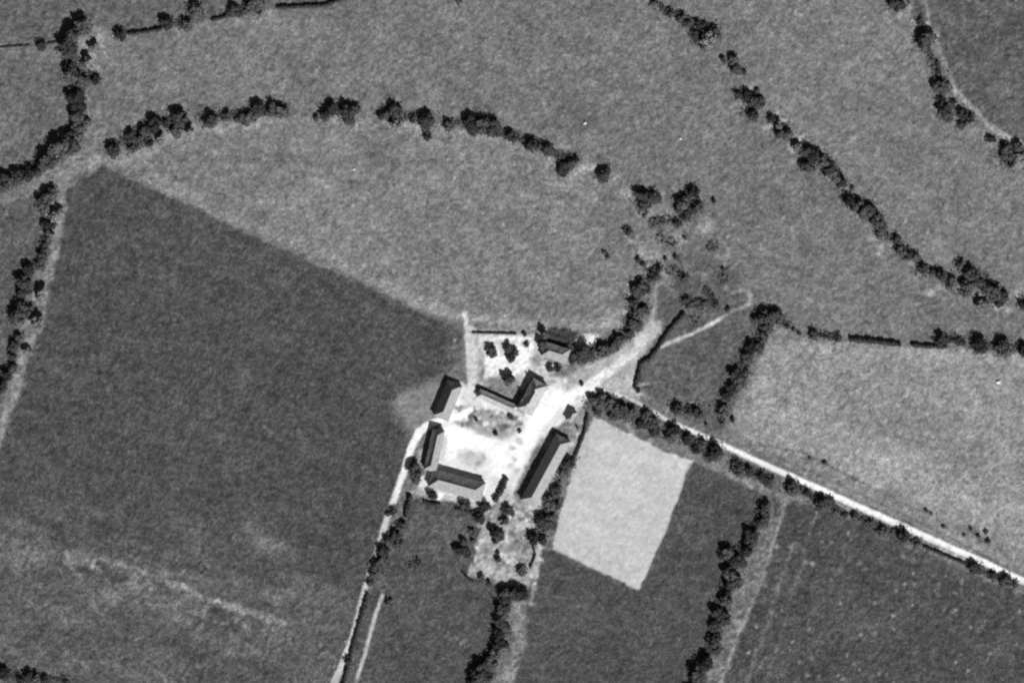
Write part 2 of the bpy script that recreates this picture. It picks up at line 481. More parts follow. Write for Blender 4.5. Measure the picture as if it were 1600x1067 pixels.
for x, y, q, t in ((900, 595, 12, 140), (892, 583, 7, 130), (920, 590, 12, 150), (908, 598, 4, 95), (970, 585, 14, 160), (940, 580, 10, 188), (868, 590, 7, 205), (990, 525, 8, 150), (885, 575, 5, 120),
                   (1018, 528, 8, 205), (950, 565, 8, 140)):
    blob(x, y, q, q * .7, -30, t, 0.6, 0.7)
line([(880, 625, 16, 252), (930, 596, 15, 245), (968, 570, 13, 228), (1000, 540, 12, 205), (1016, 515, 10, 180), (1022, 480, 6, 160), (1025, 445, 6, 150)], 12, 220, 4, r, 0.9)
r = R("cart_track", "faint pale path crossing the paddock towards the tree row", M_DUST, 0.6)
line([(1032, 542, 5, 200), (1060, 530, 7, 188), (1085, 520, 5, 185), (1105, 510, 7, 215), (1122, 500, 6, 195), (1145, 485, 4, 140), (1165, 478, 6, 150)], 5, 190, 2.5, r)
line([(1142, 458, 4, 150), (1158, 454, 5, 172), (1170, 456, 5, 160), (1174, 468, 7, 172), (1162, 482, 6, 150)], 5, 160, 2.5, None, 0.85)
line([(996, 602, 5, 220), (1010, 600, 3, 165), (1035, 596, 2, 120)], 4, 170, 2.5, None, 0.8)
r = R("farm_road", "bright white straight lane running down to the right edge", M_DUST, 0.35)
line([(860, 640, 12, 250), (893, 616, 11, 248), (920, 606, 9, 245), (950, 612, 7, 225), (985, 624, 5, 215), (1012, 637, 5, 205), (1040, 655, 6, 225), (1080, 673, 7, 235), (1130, 695, 8, 245), (1200, 728, 9, 248),
      (1330, 786, 10, 250), (1450, 840, 10, 250), (1530, 875, 10, 250), (1600, 908, 11, 250), (1740, 972, 11, 250)], 9, 245, 1.8, r, 1.0, 0.25)
line([(1310, 788), (1335, 799)], 5, 175, 3); line([(1470, 858), (1515, 878)], 6, 200, 3); line([(1535, 893), (1540, 905)], 5, 150, 3)
line([(940, 622), (1060, 680), (1240, 762), (1600, 922)], 16, 104, 9, None, 0.45)
for x, y in ((1020, 690), (985, 668), (1140, 742), (1170, 757), (1163, 752), (1225, 772), (1190, 763), (1245, 782), (1378, 836), (1420, 852), (1555, 908), (1590, 922), (1330, 803), (1110, 722), (1060, 700)):
    blob(x, y, random.uniform(6, 10), 5, 25, 145, 0.6, 0.7)
r = R("cart_track", "white cart track curving down from yard to bottom edge", M_DUST, 0.4)
line([(735, 640, 10, 245), (716, 652, 12, 250), (692, 655, 10, 250), (672, 662, 12, 252), (655, 675, 13, 252), (643, 700, 12, 250), (634, 728, 11, 246), (622, 762, 10, 235), (608, 800, 10, 215), (592, 850, 9, 190),
      (577, 895, 8, 196), (562, 950, 8, 190), (548, 1000, 8, 210), (535, 1035, 10, 205), (522, 1067, 13, 175), (490, 1190, 13, 150)], 9, 230, 2.2, r, 1.0, 0.4)
line([(660, 705), (650, 730)], 9, 168, 4, None, 0.8)
r = R("cart_track", "short straight light track beside the lower hedge", M_DUST, 0.5)
line([(598, 930, 6, 188), (585, 968, 6, 190), (572, 1012, 6, 180), (560, 1052, 6, 185), (556, 1066, 5, 130)], 6, 185, 1.8, r, 1.0, 0.3)
line([(585, 900), (612, 858), (640, 828), (655, 805)], 8, 118, 5, None, 0.6)
blob(595, 905, 8, 9, 0, 112, 0.6)
r = R("rough_plot", "scruffy pale plot with dark bushes south of the long shed", M_DUST, 1.0)
poly([(752, 842), (752, 815), (770, 795), (792, 768), (800, 775), (822, 790), (850, 768), (842, 815), (846, 850), (834, 905), (822, 915), (795, 915), (768, 902), (728, 903), (738, 880), (748, 850)], 158, 4, r)
for i in range(90):
    x = random.uniform(738, 845); y = random.uniform(790, 905)
    blob(x, y, random.uniform(2.5, 7), random.uniform(1.5, 4), random.uniform(0, 180), random.choice((95, 105, 120, 195, 215, 235)), 0.65, 0.6)
for x, y, rx, ry, t in ((757, 840, 9, 9, 205), (820, 822, 12, 7, 205), (790, 870, 14, 5, 215), (803, 878, 14, 5, 225), (780, 892, 34, 8, 185), (742, 895, 10, 6, 190), (790, 775, 12, 14, 190), (837, 785, 7, 14, 215),
                        (805, 868, 10, 4, 235), (836, 780, 6, 15, 225), (800, 800, 12, 5, 200)):
    blob(x, y, rx, ry, 15, t, 0.75, 0.6)
blob(836, 785, 4, 4, 0, 120, 0.7); blob(760, 862, 7, 5, 0, 105, 0.6)
line([(846, 800, 4, 170), (842, 865, 7, 190), (836, 905, 7, 185), (830, 945, 6, 150)], 7, 175, 3, None, 0.85)
line([(850, 690), (895, 700), (870, 745), (845, 790)], 18, 178, 8, None, 0.75)
line([(905, 650), (900, 690), (885, 720)], 22, 172, 7, None, 0.8)
blob(902, 668, 6, 5, 0, 125, 0.6)
line([(658, 766), (700, 775), (745, 786)], 14, 205, 4, None, 0.9)
line([(648, 772), (662, 775), (690, 772)], 14, 150, 5, None, 0.8); blob(689, 774, 6, 8, 10, 235, 0.85); blob(667, 772, 12, 8, 0, 170, 0.5)
line([(1078, 728), (1060, 790), (1035, 850), (1012, 905)], 6, 96, 4, None, 0.6)
line([(868, 862), (935, 895), (998, 926)], 6, 96, 4, None, 0.5)
line([(1188, 600), (1175, 640), (1165, 680)], 12, 160, 6, None, 0.6)
line([(1215, 520), (1200, 545), (1190, 590)], 12, 158, 7, None, 0.6)
blob(1232, 516, 12, 7, 20, 150, 0.6)

for i in range(120):
    x = random.uniform(705, 910); y = random.uniform(525, 780)
    if (x < 745 and y < 640) or (840 < x < 905 and 550 < y < 600):
        blob(x, y, random.uniform(2, 5), random.uniform(1.5, 3.5), random.uniform(0, 180), random.choice((130, 150, 165, 240)), 0.5, 0.6)
# broad slow variation and mottling
g_ = np.clip(rough, 0.15, 1.3)
tone *= 1 + 0.020 * vnoise(60, 21) + g_ * (0.028 * vnoise(17, 22) + 0.036 * vnoise(9, 23))
tone *= 1 + g_ * (0.072 * vnoise(4.8, 25) + 0.085 * vnoise(3.0, 26) + 0.03 * vnoise(12, 24, 3.0, 22))
albedo = np.clip(lin(np.clip(tone, 20, 255)) / GAIN, 0.01, 0.74)
relief = (0.085 * vnoise(2.6, 31) + 0.09 * vnoise(4.5, 32) + 0.07 * vnoise(8, 33)) * np.clip(rough, 0.2, 1.4)
relief += 0.10 * np.clip(rough, 0, 1.3) * vnoise(26, 34)

VX = (GX - 800) * S
VY = (533.5 - GY) * S
idx = np.arange(NX * NY).reshape(NY, NX)
allco = np.stack([VX, VY, relief], -1).reshape(-1, 3)
alb_flat = albedo.reshape(-1).astype(np.float32)
quads = np.stack([idx[1:, :-1], idx[1:, 1:], idx[:-1, 1:], idx[:-1, :-1]], -1).reshape(-1, 4)
freg = region[:-1, :-1].reshape(-1)
for ri in range(len(regions)):
    q = quads[freg == ri]
    if not len(q):
        continue
    used, inv = np.unique(q, return_inverse=True)
    me = mesh_np(reg_name[ri], allco[used], inv.reshape(q.shape), True)
    a = me.attributes.new("albedo", 'FLOAT', 'POINT')
    a.data.foreach_set("value", alb_flat[used])
    tag(link(reg_name[ri], me, reg_mat[ri]), reg_label[ri], kind="structure")

# countryside beyond, to the horizon
B = 6000.0
bx0, bx1 = (X0 - 800) * S + 1, (X0 + (NX - 1) * ST - 800) * S - 1
by1, by0 = (533.5 - Y0) * S - 1, (533.5 - (Y0 + (NY - 1) * ST)) * S + 1
v = [(-B, -B, -.5), (B, -B, -.5), (B, B, -.5), (-B, B, -.5), (bx0, by0, -.5), (bx1, by0, -.5), (bx1, by1, -.5), (bx0, by1, -.5)]
f = [(0, 1, 5, 4), (1, 2, 6, 5), (2, 3, 7, 6), (3, 0, 4, 7)]
me = mesh_np("ground", v, f)
a = me.attributes.new("albedo", 'FLOAT', 'POINT')
a.data.foreach_set("value", np.full(8, float(lin(108)) / GAIN, np.float32))
tag(link("ground", me, M_GRASS), "open countryside beyond the edges of the picture", kind="structure")


# ------------------------------------------------------------------ farm buildings
def slab(name, half, run, rise, th, seed, ny=8, nx=18):
    """one roof slope: ridge at y=0, z=rise; eave at y=-run, z=0; half(t) = half length at t (0 ridge, 1 eave); slightly sagging tile courses"""
    r2 = np.random.default_rng(seed)
    ph = r2.uniform(0, 6.28, 6)
    V = []; F = []
    for layer in (0, 1):
        for j in range(ny + 1):
            for i in range(nx + 1):
                t = j / ny
                x = half(t) * (2 * i / nx - 1)
                inner = math.sin(math.pi * t) * min(1, 4 * min(i, nx - i) / nx)
                sag = -0.10 * inner * (1 + 0.8 * math.sin(x * 0.45 + ph[0])) + 0.05 * inner * math.sin(x * 1.3 + ph[1] + 3 * t)
                course = 0.05 if (j % 2 == 1 and 0 < j < ny and 0 < i < nx) else 0.0
                edge = r2.uniform(-.07, .07) if j == ny and 0 < i < nx else 0
                V.append((x, -run * t + edge, rise * (1 - t) + sag + (course if layer == 0 else 0) - th * layer))
    n1 = (nx + 1) * (ny + 1)
    g = lambda l, j, i: l * n1 + j * (nx + 1) + i
    for j in range(ny):
        for i in range(nx):
            F.append((g(0, j, i), g(0, j + 1, i), g(0, j + 1, i + 1), g(0, j, i + 1)))
            F.append((g(1, j, i), g(1, j, i + 1), g(1, j + 1, i + 1), g(1, j + 1, i)))
    for i in range(nx):
        F.append((g(0, ny, i), g(1, ny, i), g(1, ny, i + 1), g(0, ny, i + 1)))
    return mesh_np(name, V, F)


def cap(name, pts, n):
    """a row of half round ridge tiles along a line"""
    V = []; F = []
    p0, p1 = np.array(pts[0], float), np.array(pts[1], float)
    d = (p1 - p0); d /= np.linalg.norm(d)
    sd_ = np.cross(d, (0, 0, 1)); sd_ /= np.linalg.norm(sd_)
    for i in range(n + 1):
        p = p0 + (p1 - p0) * i / n + np.array([0, 0, random.uniform(-.02, .02)])
        for a in (-1.2, -.6, 0, .6, 1.2):
            V.append(tuple(p + sd_ * 0.22 * math.sin(a) + np.array([0, 0, -0.10 + 0.24 * math.cos(a)])))
    for i in range(n):
        for k in range(4):
            F.append((i * 5 + k, i * 5 + k + 1, i * 5 + k + 6, i * 5 + k + 5))
    return mesh_np(name, V, F)


def box_me(name, sx, sy, sz, bevel=0.0):
    bm = bmesh.new()
    bmesh.ops.create_cube(bm, size=1)
    for vv in bm.verts:
        vv.co.x *= sx; vv.co.y *= sy; vv.co.z = (vv.co.z + .5) * sz
    if bevel:
        bmesh.ops.bevel(bm, geom=bm.edges[:], offset=bevel, segments=1, affect='EDGES')
    me = bpy.data.meshes.new(name)
    bm.to_mesh(me); bm.free()
    return me


def building(name, label, cat, cx, cy, L, Wd, axis, eave, pitch, mat, seed, chimney=0, doors=1, windows=3, group="farm buildings"):
    """cx, cy, L, Wd in photograph pixels on the ground; axis: direction of the ridge in the photograph"""
    L *= S; Wd *= S
    rz = math.atan2(-axis[1], axis[0])
    o = empty(name, W(cx, cy), rz)
    tag(o, label, cat, group)
    over = 0.35
    hw = Wd / 2
    rise = hw * math.tan(math.radians(pitch))
    inset = min(hw * 0.9, L / 2 - 0.6)
    wl, ww = L / 2 - over, hw - over
    V = []
    for x in (-wl, wl):
        V += [(x, -ww, -.3), (x, ww, -.3), (x, ww, eave), (x, -ww, eave)]
    me = bpy.data.meshes.new("wall")
    me.from_pydata(V, [], [(0, 1, 2, 3), (7, 6, 5, 4), (0, 3, 7, 4), (1, 5, 6, 2)])
    link("wall", me, M_PLASTER, o)
    ez = eave - 0.12
    for sgn in (0, 1):
        sl_ = link("roof_slope", slab("roof_slope", lambda t: L / 2 - inset * (1 - t), hw, rise, 0.16, seed * 4 + sgn), mat, o)
        sl_.location = (0, 0, ez)
        sl_.rotation_euler = (0, 0, math.pi * sgn)
        hp = link("hip_slope", slab("hip_slope", lambda t: hw * t, inset, rise, 0.16, seed * 4 + 2 + sgn, nx=10), mat, o)
        hp.location = ((L / 2 - inset) * (1 if sgn else -1), 0, ez)
        hp.rotation_euler = (0, 0, math.pi / 2 if sgn else -math.pi / 2)
        for q in (-1, 1):
            xs = 1 if sgn else -1
            link("hip_cap", cap("hip_cap", [((L / 2 - inset) * xs, 0, ez + rise), (L / 2 * xs, hw * q, ez)], 6), mat, o)
    link("ridge_cap", cap("ridge_cap", [(-L / 2 + inset, 0, ez + rise), (L / 2 - inset, 0, ez + rise)], max(4, int(L / 1.5))), mat, o)
    for k in range(doors):
        d = link("door", box_me("door", 2.2 if cat == "barn" else 1.2, 0.12, min(2.4, eave - .3)), M_WOOD, o)
        d.location = (-wl * .4 + k * wl * .9, -ww - .06, 0)
    for k in range(windows):
        for sd_ in (-1, 1):
            x = -wl * .82 + (k + .5) * 1.64 * wl / windows
            if sd_ == -1 and any(abs(x - (-wl * .4 + q * wl * .9)) < 1.8 for q in range(doors)):
                continue
            fr = link("window", box_me("window", 1.0, .14, .9), M_WOOD, o)
            fr.location = (x, sd_ * (ww + .05), min(1.1, eave - 1.3))
            pn = link("pane", box_me("pane", .8, .06, .7), M_GLASS, fr)
            pn.location = (0, sd_ * .07, .1)
    for k in range(chimney):
        c = link("chimney", box_me("chimney", .8, .6, 1.9, .03), M_PLASTER, o)
        c.location = (-wl * .55 + k * wl * 1.0, 0.35, eave + rise - 1.3)
        p = link("chimney_cap", box_me("chimney_cap", .95, .75, .12), M_STONE, c)
        p.location = (0, 0, 1.9)
    return o


building("barn", "pitch dark barn at the yard's northwest corner", "barn", 700, 626, 60, 26, (22.5, -55.5), 3.0, 45, M_TILE_DARK, 1)
building("farmhouse", "farmhouse with grey roof right of the garden, along the road", "house", 832, 620, 54, 27, (25, -46), 4.2, 40, M_TILE, 2, chimney=2, windows=4)
building("outbuilding", "long low narrow outbuilding between garden and mottled yard patch", "outbuilding", 777, 627, 66, 15, (63, 28), 2.5, 38, M_TILE, 3, windows=3)
building("barn", "west barn beside the white track, facing the yard", "barn", 679, 703, 66, 20, (13, -60), 3.6, 45, M_TILE_DARK, 4)
building("barn", "wide grey roofed barn closing the yard on the south", "barn", 714, 757, 86, 30, (84, 23), 3.6, 41, M_TILE_DARK, 5, doors=2)
building("cattle_shed", "longest shed, dark and narrow, between road and pale plot", "shed", 853, 735, 118, 27, (56, -103), 3.2, 45, M_TILE_DARK, 6, doors=3, windows=6)
building("barn", "small light roofed barn below the dark vegetable plot, top right of farm", "barn", 868, 551, 42, 24, (44, 14), 2.8, 38, M_TILE_DARK, 7)
building("hut", "small dark hut just above the long shed beside the road", "hut", 893, 650, 19, 12, (10, -19), 2.6, 45, M_TILE_DARK, 8, windows=1)


# ------------------------------------------------------------------ trees, bushes, hedges
def leaf_quads(P, N, size, r2):
    """random leaf-clump quads at points P, roughly facing N"""
    n = len(P)
    N = N + r2.normal(0, .45, (n, 3))
    N /= np.linalg.norm(N, axis=1)[:, None] + 1e-9
    T = np.cross(N, r2.normal(0, 1, (n, 3)))
    T /= np.linalg.norm(T, axis=1)[:, None] + 1e-9
    Bq = np.cross(N, T)
    s = size * r2.uniform(.6, 1.35, (n, 1))
    T = T * s; Bq = Bq * s * r2.uniform(.55, 1, (n, 1))
    V = np.stack([P - T - Bq, P + T - Bq * .6, P + T * .8 + Bq, P - T * .7 + Bq * .9], 1).reshape(-1, 3)
    F = np.arange(4 * n).reshape(-1, 4)
    return V, F


def ico(sub_):
    bm = bmesh.new()
    bmesh.ops.create_icosphere(bm, subdivisions=sub_, radius=1)
    V = np.array([q.co[:] for q in bm.verts]); F = np.array([[q.index for q in fc.verts] for fc in bm.faces])
    bm.free()
    return V, F


ICO1 = ico(1)
ICO2 = ico(2)


def crown_mesh(seed, lobes, flat, spread, nleaf=520, leaf=0.11, tall=1.0):
    """crown of outer radius about 1, centre at the origin"""
    r2 = np.random.default_rng(seed)
    C = []; RD = []
    for i in range(lobes):
        a = r2.uniform(0, 6.283); d = spread * math.sqrt(r2.uniform(0.02, 1))
        z = r2.uniform(-.6, .75) * flat * (1 - .5 * d)
        C.append((d * math.cos(a) * r2.uniform(.75, 1.1), d * math.sin(a), z * tall)); RD.append(r2.uniform(.3, .5) * (1.08 - .3 * d))
    C = np.array(C); RD = np.array(RD)
    tris = []; VV = []; off = 0
    for c, q in zip(C, RD):
        V, F = ICO1
        V = V * q * .8 * np.array([1, 1, .85 * (.6 + .4 * tall)]) * r2.uniform(.8, 1.15, (len(V), 1)) + c
        VV.append(V); tris.append(F + off); off += len(V)
    per = np.maximum(6, (nleaf * RD ** 2 / (RD ** 2).sum()).astype(int))
    LV = []; LN = []
    for c, q, n in zip(C, RD, per):
        D = r2.normal(0, 1, (n, 3)); D /= np.linalg.norm(D, axis=1)[:, None]
        LV.append(c + D * q * r2.uniform(.78, 1.12, (n, 1)) * np.array([1, 1, .9])); LN.append(D)
    V4, F4 = leaf_quads(np.concatenate(LV), np.concatenate(LN), leaf, r2)
    me = bpy.data.meshes.new("crown")
    Vall = np.concatenate(VV + [V4])
    me.from_pydata(Vall.tolist(), [], np.concatenate(tris).tolist() + (F4 + off).tolist())
    me.materials.append(M_LEAF)
    return me


def tube(V, F, p0, p1, r0, r1, n=6):
    p0 = np.array(p0, float); p1 = np.array(p1, float)
    d = p1 - p0; d /= np.linalg.norm(d)
    a = np.cross(d, (0.3, .9, .1)); a /= np.linalg.norm(a); b = np.cross(d, a)
    o = len(V)
    for p, q in ((p0, r0), (p1, r1)):
        for k in range(n):
            t = 6.28318 * k / n
            V.append(tuple(p + q * (a * math.cos(t) + b * math.sin(t))))
    for k in range(n):
        F.append((o + k, o + (k + 1) % n, o + n + (k + 1) % n, o + n + k))


def trunk_mesh(seed, h=1.0, stems=1):
    """trunk with limbs; base at 0, limbs reaching about z=1"""
    r2 = random.Random(seed)
    V = []; F = []
    for s in range(stems):
        bx, by = (0, 0) if stems == 1 else (r2.uniform(-.25, .25), r2.uniform(-.25, .25))
        lean = (bx + r2.uniform(-.06, .06), by + r2.uniform(-.06, .06))
        rad = .07 if stems == 1 else .035
        tube(V, F, (bx, by, -.08), (bx, by, .02), rad * 1.35, rad * 1.05)
        tube(V, F, (bx, by, .02), (lean[0], lean[1], .5), rad * 1.05, rad * .75)
        for k in range(4 if stems == 1 else 2):
            a = r2.uniform(0, 6.28); q = r2.uniform(.25, .5)
            m = (lean[0] + .4 * q * math.cos(a), lean[1] + .4 * q * math.sin(a), r2.uniform(.66, .78))
            tube(V, F, (lean[0], lean[1], r2.uniform(.4, .5)), m, rad * .55, rad * .38, 5)
            tube(V, F, m, (lean[0] + q * math.cos(a), lean[1] + q * math.sin(a), r2.uniform(.85, 1.05)), rad * .38, rad * .15, 5)
    me = mesh_np("trunk", V, F)
    me.materials.append(M_BARK)
    return me


CROWNS = [crown_mesh(100 + i, 9 + i % 5, .75, .66) for i in range(12)]
POPLAR = [crown_mesh(150, 10, .9, .45, tall=1.7)]
SHRUBS = [crown_mesh(200 + i, 6 + i % 3, .6, .6, 240, .14) for i in range(6)]
TRUNKS = [trunk_mesh(300 + i) for i in range(5)]
STEMS = [trunk_mesh(400 + i, stems=3) for i in range(3)]

proto = {}


def make_proto(kind):
    o = empty(kind, (0, 0, 0))
    link("trunk" if kind == "tree" else "stem", (TRUNKS if kind == "tree" else STEMS)[0], None, o)
    link("crown", (CROWNS if kind == "tree" else SHRUBS)[0], None, o)
    proto[kind] = [o, False]


make_proto("tree"); make_proto("bush")


def plant(x, y, Rp, label, group, kind=None, tallf=1.0, crown=None, kf=1.0):
    """x, y, Rp: centre and radius (photograph pixels) of the dark blot that crown and shadow make together"""
    kind = kind or ("tree" if Rp >= 7.5 else "bush")
    Rp = Rp * kf
    rc = 1.13 * Rp * S * random.uniform(.93, 1.08)
    hc = 0.235 * Rp * tallf
    rv = 0.64
    off = hc / math.tan(EL) / S * 0.42
    X, Y = x + off * SX, y - off * SY
    src, used = proto[kind]
    if not used:
        o = src; kids = list(o.children); proto[kind][1] = True
    else:
        o = src.copy(); col.objects.link(o); kids = []
        for ch in src.children:
            c = ch.copy(); col.objects.link(c); c.parent = o; kids.append(c)
    o.location = W(X, Y)
    o.rotation_euler = (0, 0, random.uniform(0, 6.283))
    tag(o, label, kind, group)
    for c in kids:
        if c.name.startswith("crown"):
            c.data = crown or random.choice(CROWNS if kind == "tree" else SHRUBS)
            c.scale = (rc, rc * random.uniform(.88, 1.08), rc * rv * random.uniform(.92, 1.08))
            c.location = (0, 0, max(hc, .5 * rc * rv))
        else:
            c.data = random.choice(TRUNKS if kind == "tree" else STEMS)
            c.scale = (hc * .8, hc * .8, hc)
    return o


ORD = "first second third fourth fifth sixth seventh eighth ninth tenth eleventh twelfth thirteenth fourteenth fifteenth sixteenth seventeenth eighteenth nineteenth twentieth".split()
TENS = {2: "twenty", 3: "thirty", 4: "forty", 5: "fifty", 6: "sixty"}


def ordinal(n):
    if n <= 20: return ORD[n - 1]
    t, u = divmod(n, 10)
    return (TENS[t] + "-" + ORD[u - 1]) if u else {3: "thirtieth", 4: "fortieth", 5: "fiftieth", 6: "sixtieth"}[t]


random.seed(23)
UG = []


def row(desc, end, pts, gname, kf=1.0, tf=1.0):
    UG.append((desc, pts))
    for i, p in enumerate(pts):
        x, y, q = p[:3]
        size = "large" if q >= 12 else "medium" if q >= 9 else "small" if q >= 6 else "tiny"
        kind = "tree" if q >= 7.5 else "bush"
        plant(x, y, q, f"{size} {kind}, {ordinal(i + 1)} from the {end} of the {desc}", gname, None if kf == 1 else kind, tf, None, kf)


row("winding column at upper left", "top",
    [(128, 38, 11), (112, 51, 13), (105, 68, 12), (107, 86, 10), (110, 102, 9), (111, 116, 10), (127, 125, 10), (149, 123, 7), (127, 97, 4), (117, 146, 11), (121, 166, 10), (120, 184, 11),
     (135, 189, 6), (118, 203, 12), (110, 219, 13), (93, 230, 13), (76, 245, 12), (60, 258, 11), (43, 268, 10), (24, 276, 10), (5, 279, 10), (2, 292, 6), (-18, 285, 10)], "trees of the upper left column", 1.2, 1.15)
row("dotted row along the top left", "left end",
    [(64, 69, 8), (187, 52, 9), (259, 35, 10), (292, 38, 9), (305, 14, 11), (365, 15, 9), (372, 20, 6), (388, 11, 9), (401, 4, 10), (405, 18, 5), (716, 0, 6)], "trees of the top left row", 1.06, 1.0)
row("curved row above the lens meadow", "left end",
    [(175, 234, 10), (203, 213, 10), (219, 206, 10), (206, 231, 7), (233, 222, 6), (240, 193, 11), (258, 191, 6), (280, 182, 13), (274, 203, 9), (325, 185, 12), (353, 181, 8), (374, 182, 8), (390, 181, 9),
     (402, 169, 10), (384, 190, 6), (421, 168, 10), (438, 173, 10), (493, 184, 5), (512, 168, 11), (505, 181, 7), (541, 171, 11), (555, 169, 8), (544, 185, 8), (598, 177, 9), (616, 172, 11), (617, 188, 7),
     (644, 185, 6), (666, 186, 12), (667, 213, 6), (700, 195, 8), (736, 190, 12), (752, 193, 12), (768, 197, 12), (738, 206, 6), (775, 207, 6), (797, 212, 9), (828, 224, 10), (839, 226, 7), (855, 234, 9),
     (886, 252, 11), (878, 266, 9), (898, 248, 7), (941, 272, 9), (948, 266, 6)], "trees of the curved row", 1.06, 1.0)
row("ruins thicket in the centre", "top left",
    [(1003, 308, 13), (1019, 306, 10), (1004, 320, 8), (1082, 298, 10), (1066, 314, 12), (1064, 325, 9), (1075, 332, 12), (1090, 322, 8), (1057, 349, 6), (981, 361, 6), (976, 358, 4), (949, 401, 5), (944, 394, 4),
     (997, 405, 5), (1003, 412, 4), (1039, 404, 4), (1055, 401, 5), (1115, 313, 4), (1069, 435, 7), (1064, 430, 4), (1071, 468, 7), (1077, 474, 7), (1098, 474, 6), (1117, 476, 6), (1112, 462, 4), (1137, 483, 5),
     (1130, 420, 4), (1070, 372, 4)], "trees and bushes of the ruins thicket")
row("line running from ruins to farm", "top",
    [(1028, 419, 7), (1020, 430, 8), (1005, 442, 8), (996, 450, 11), (1010, 452, 7), (988, 472, 8), (1005, 483, 8), (992, 487, 9), (984, 503, 9), (995, 508, 8), (981, 522, 8), (966, 528, 9), (957, 541, 9),
     (943, 545, 10), (912, 548, 12), (906, 560, 8), (919, 556, 9), (897, 554, 6), (893, 562, 5)], "trees of the line above the farm")
row("row right of the paddock", "top",
    [(1196, 494, 13), (1211, 492, 11), (1183, 497, 9), (1196, 510, 10), (1190, 525, 9), (1184, 540, 9), (1171, 542, 10), (1166, 555, 9), (1149, 582, 11), (1156, 592, 11), (1141, 606, 9), (1133, 617, 8),
     (1166, 578, 6), (1128, 640, 10), (1127, 662, 5), (1144, 655, 5), (1104, 664, 4), (1056, 636, 9), (1062, 640, 7), (1077, 641, 6), (1088, 644, 9)], "trees right of the paddock")
row("row along the lane's lower side", "left end",
    [(927, 628, 11), (940, 624, 11), (952, 628, 10), (935, 638, 9), (964, 636, 11), (974, 640, 11), (986, 646, 10), (958, 648, 8), (1010, 647, 9), (1019, 658, 10), (1023, 672, 8), (1000, 660, 8), (1050, 669, 9),
     (1046, 680, 9), (1058, 672, 6), (1074, 685, 9), (1096, 691, 8), (1117, 701, 11), (1107, 714, 7), (1120, 712, 7), (1086, 700, 7), (1148, 722, 7), (1153, 733, 10), (1168, 735, 8), (1190, 742, 8), (1198, 752, 8),
     (1208, 748, 5), (1237, 760, 11), (1259, 768, 6), (1282, 784, 11), (1295, 780, 6), (1306, 798, 6), (1321, 804, 5), (1335, 806, 7), (1356, 815, 7), (1378, 828, 8), (1409, 834, 10), (1433, 848, 6), (1522, 887, 10),
     (1549, 897, 6), (1570, 905, 9), (1586, 912, 5)], "trees along the lane")
row("column right of the pale plot", "top",
    [(1195, 786, 8), (1191, 801, 9), (1188, 815, 8), (1173, 828, 10), (1172, 842, 9), (1166, 857, 9), (1134, 860, 9), (1128, 866, 6), (1150, 873, 10), (1138, 893, 11), (1146, 905, 11), (1134, 915, 10), (1132, 934, 10),
     (1120, 955, 10), (1129, 962, 9), (1117, 975, 8), (1118, 992, 8), (1112, 1000, 8), (1117, 1012, 9), (1098, 1029, 12), (1088, 1045, 12), (1092, 1060, 10), (1082, 1085, 12)], "trees of the lower right column", 1.15, 1.15)
row("column at the bottom centre", "top",
    [(790, 925, 10), (803, 923, 10), (815, 925, 9), (786, 938, 10), (781, 952, 9), (780, 968, 9), (777, 985, 9), (790, 982, 8), (777, 1001, 9), (790, 1006, 5), (772, 1017, 9), (766, 1032, 10), (750, 1044, 12),
     (758, 1050, 9), (745, 1062, 12), (738, 1090, 12)], "trees of the bottom centre column", 1.15, 1.15)
row("clump beside the lower cart track", "top",
    [(613, 797, 7), (607, 801, 5), (627, 820, 8), (617, 836, 10), (607, 842, 9), (622, 848, 8), (598, 858, 9), (598, 872, 9), (589, 882, 9), (586, 895, 9), (578, 909, 6), (570, 948, 5), (543, 1030, 6), (607, 940, 6), (653, 877, 6),
     (642, 884, 3)], "bushes beside the lower cart track")
row("column at the left edge", "top",
    [(74, 306, 10), (66, 318, 10), (80, 298, 8), (70, 348, 7), (80, 350, 7), (73, 365, 8), (69, 384, 7), (66, 398, 8), (62, 413, 7), (43, 420, 9), (37, 440, 11), (43, 450, 8), (33, 455, 8), (28, 490, 12), (32, 478, 9),
     (46, 483, 7), (30, 526, 7), (22, 538, 8), (20, 555, 6), (18, 572, 7), (8, 585, 9), (2, 602, 9), (-12, 620, 9)], "trees of the left edge column", 1.12, 1.2)
row("short row in the bottom left corner", "left end",
    [(-8, 1045, 8), (5, 1050, 9), (30, 1060, 7), (44, 1055, 9), (55, 1059, 8), (68, 1060, 8), (103, 1065, 7)], "trees in the bottom left corner", 1.1, 1.0)
row("long slanting row at upper right", "top",
    [(1022, 4, 6), (1045, 20, 6), (1064, 28, 8), (1072, 35, 7), (1090, 37, 7), (1085, 52, 7), (1087, 62, 6), (1100, 42, 7), (1113, 47, 8), (1119, 54, 7), (1112, 63, 6), (1096, 72, 5), (1129, 93, 5), (1144, 92, 8), (1148, 106, 8),
     (1163, 113, 5), (1152, 147, 7), (1165, 148, 8), (1175, 160, 10), (1185, 158, 9), (1175, 178, 9), (1183, 142, 5), (1205, 184, 6), (1225, 205, 11), (1216, 208, 7), (1256, 232, 10), (1268, 239, 11), (1281, 250, 11), (1294, 262, 11),
     (1305, 273, 10), (1312, 282, 9), (1257, 258, 9), (1268, 262, 6), (1332, 294, 4), (1324, 311, 9), (1338, 320, 10), (1350, 329, 11), (1358, 326, 9), (1368, 342, 11), (1375, 352, 9), (1374, 365, 7), (1401, 374, 7), (1406, 390, 8),
     (1416, 397, 8), (1428, 399, 7), (1442, 420, 8), (1455, 423, 6), (1468, 427, 8), (1487, 437, 7), (1484, 444, 6)], "trees of the long slanting row", 1.05, 1.1)
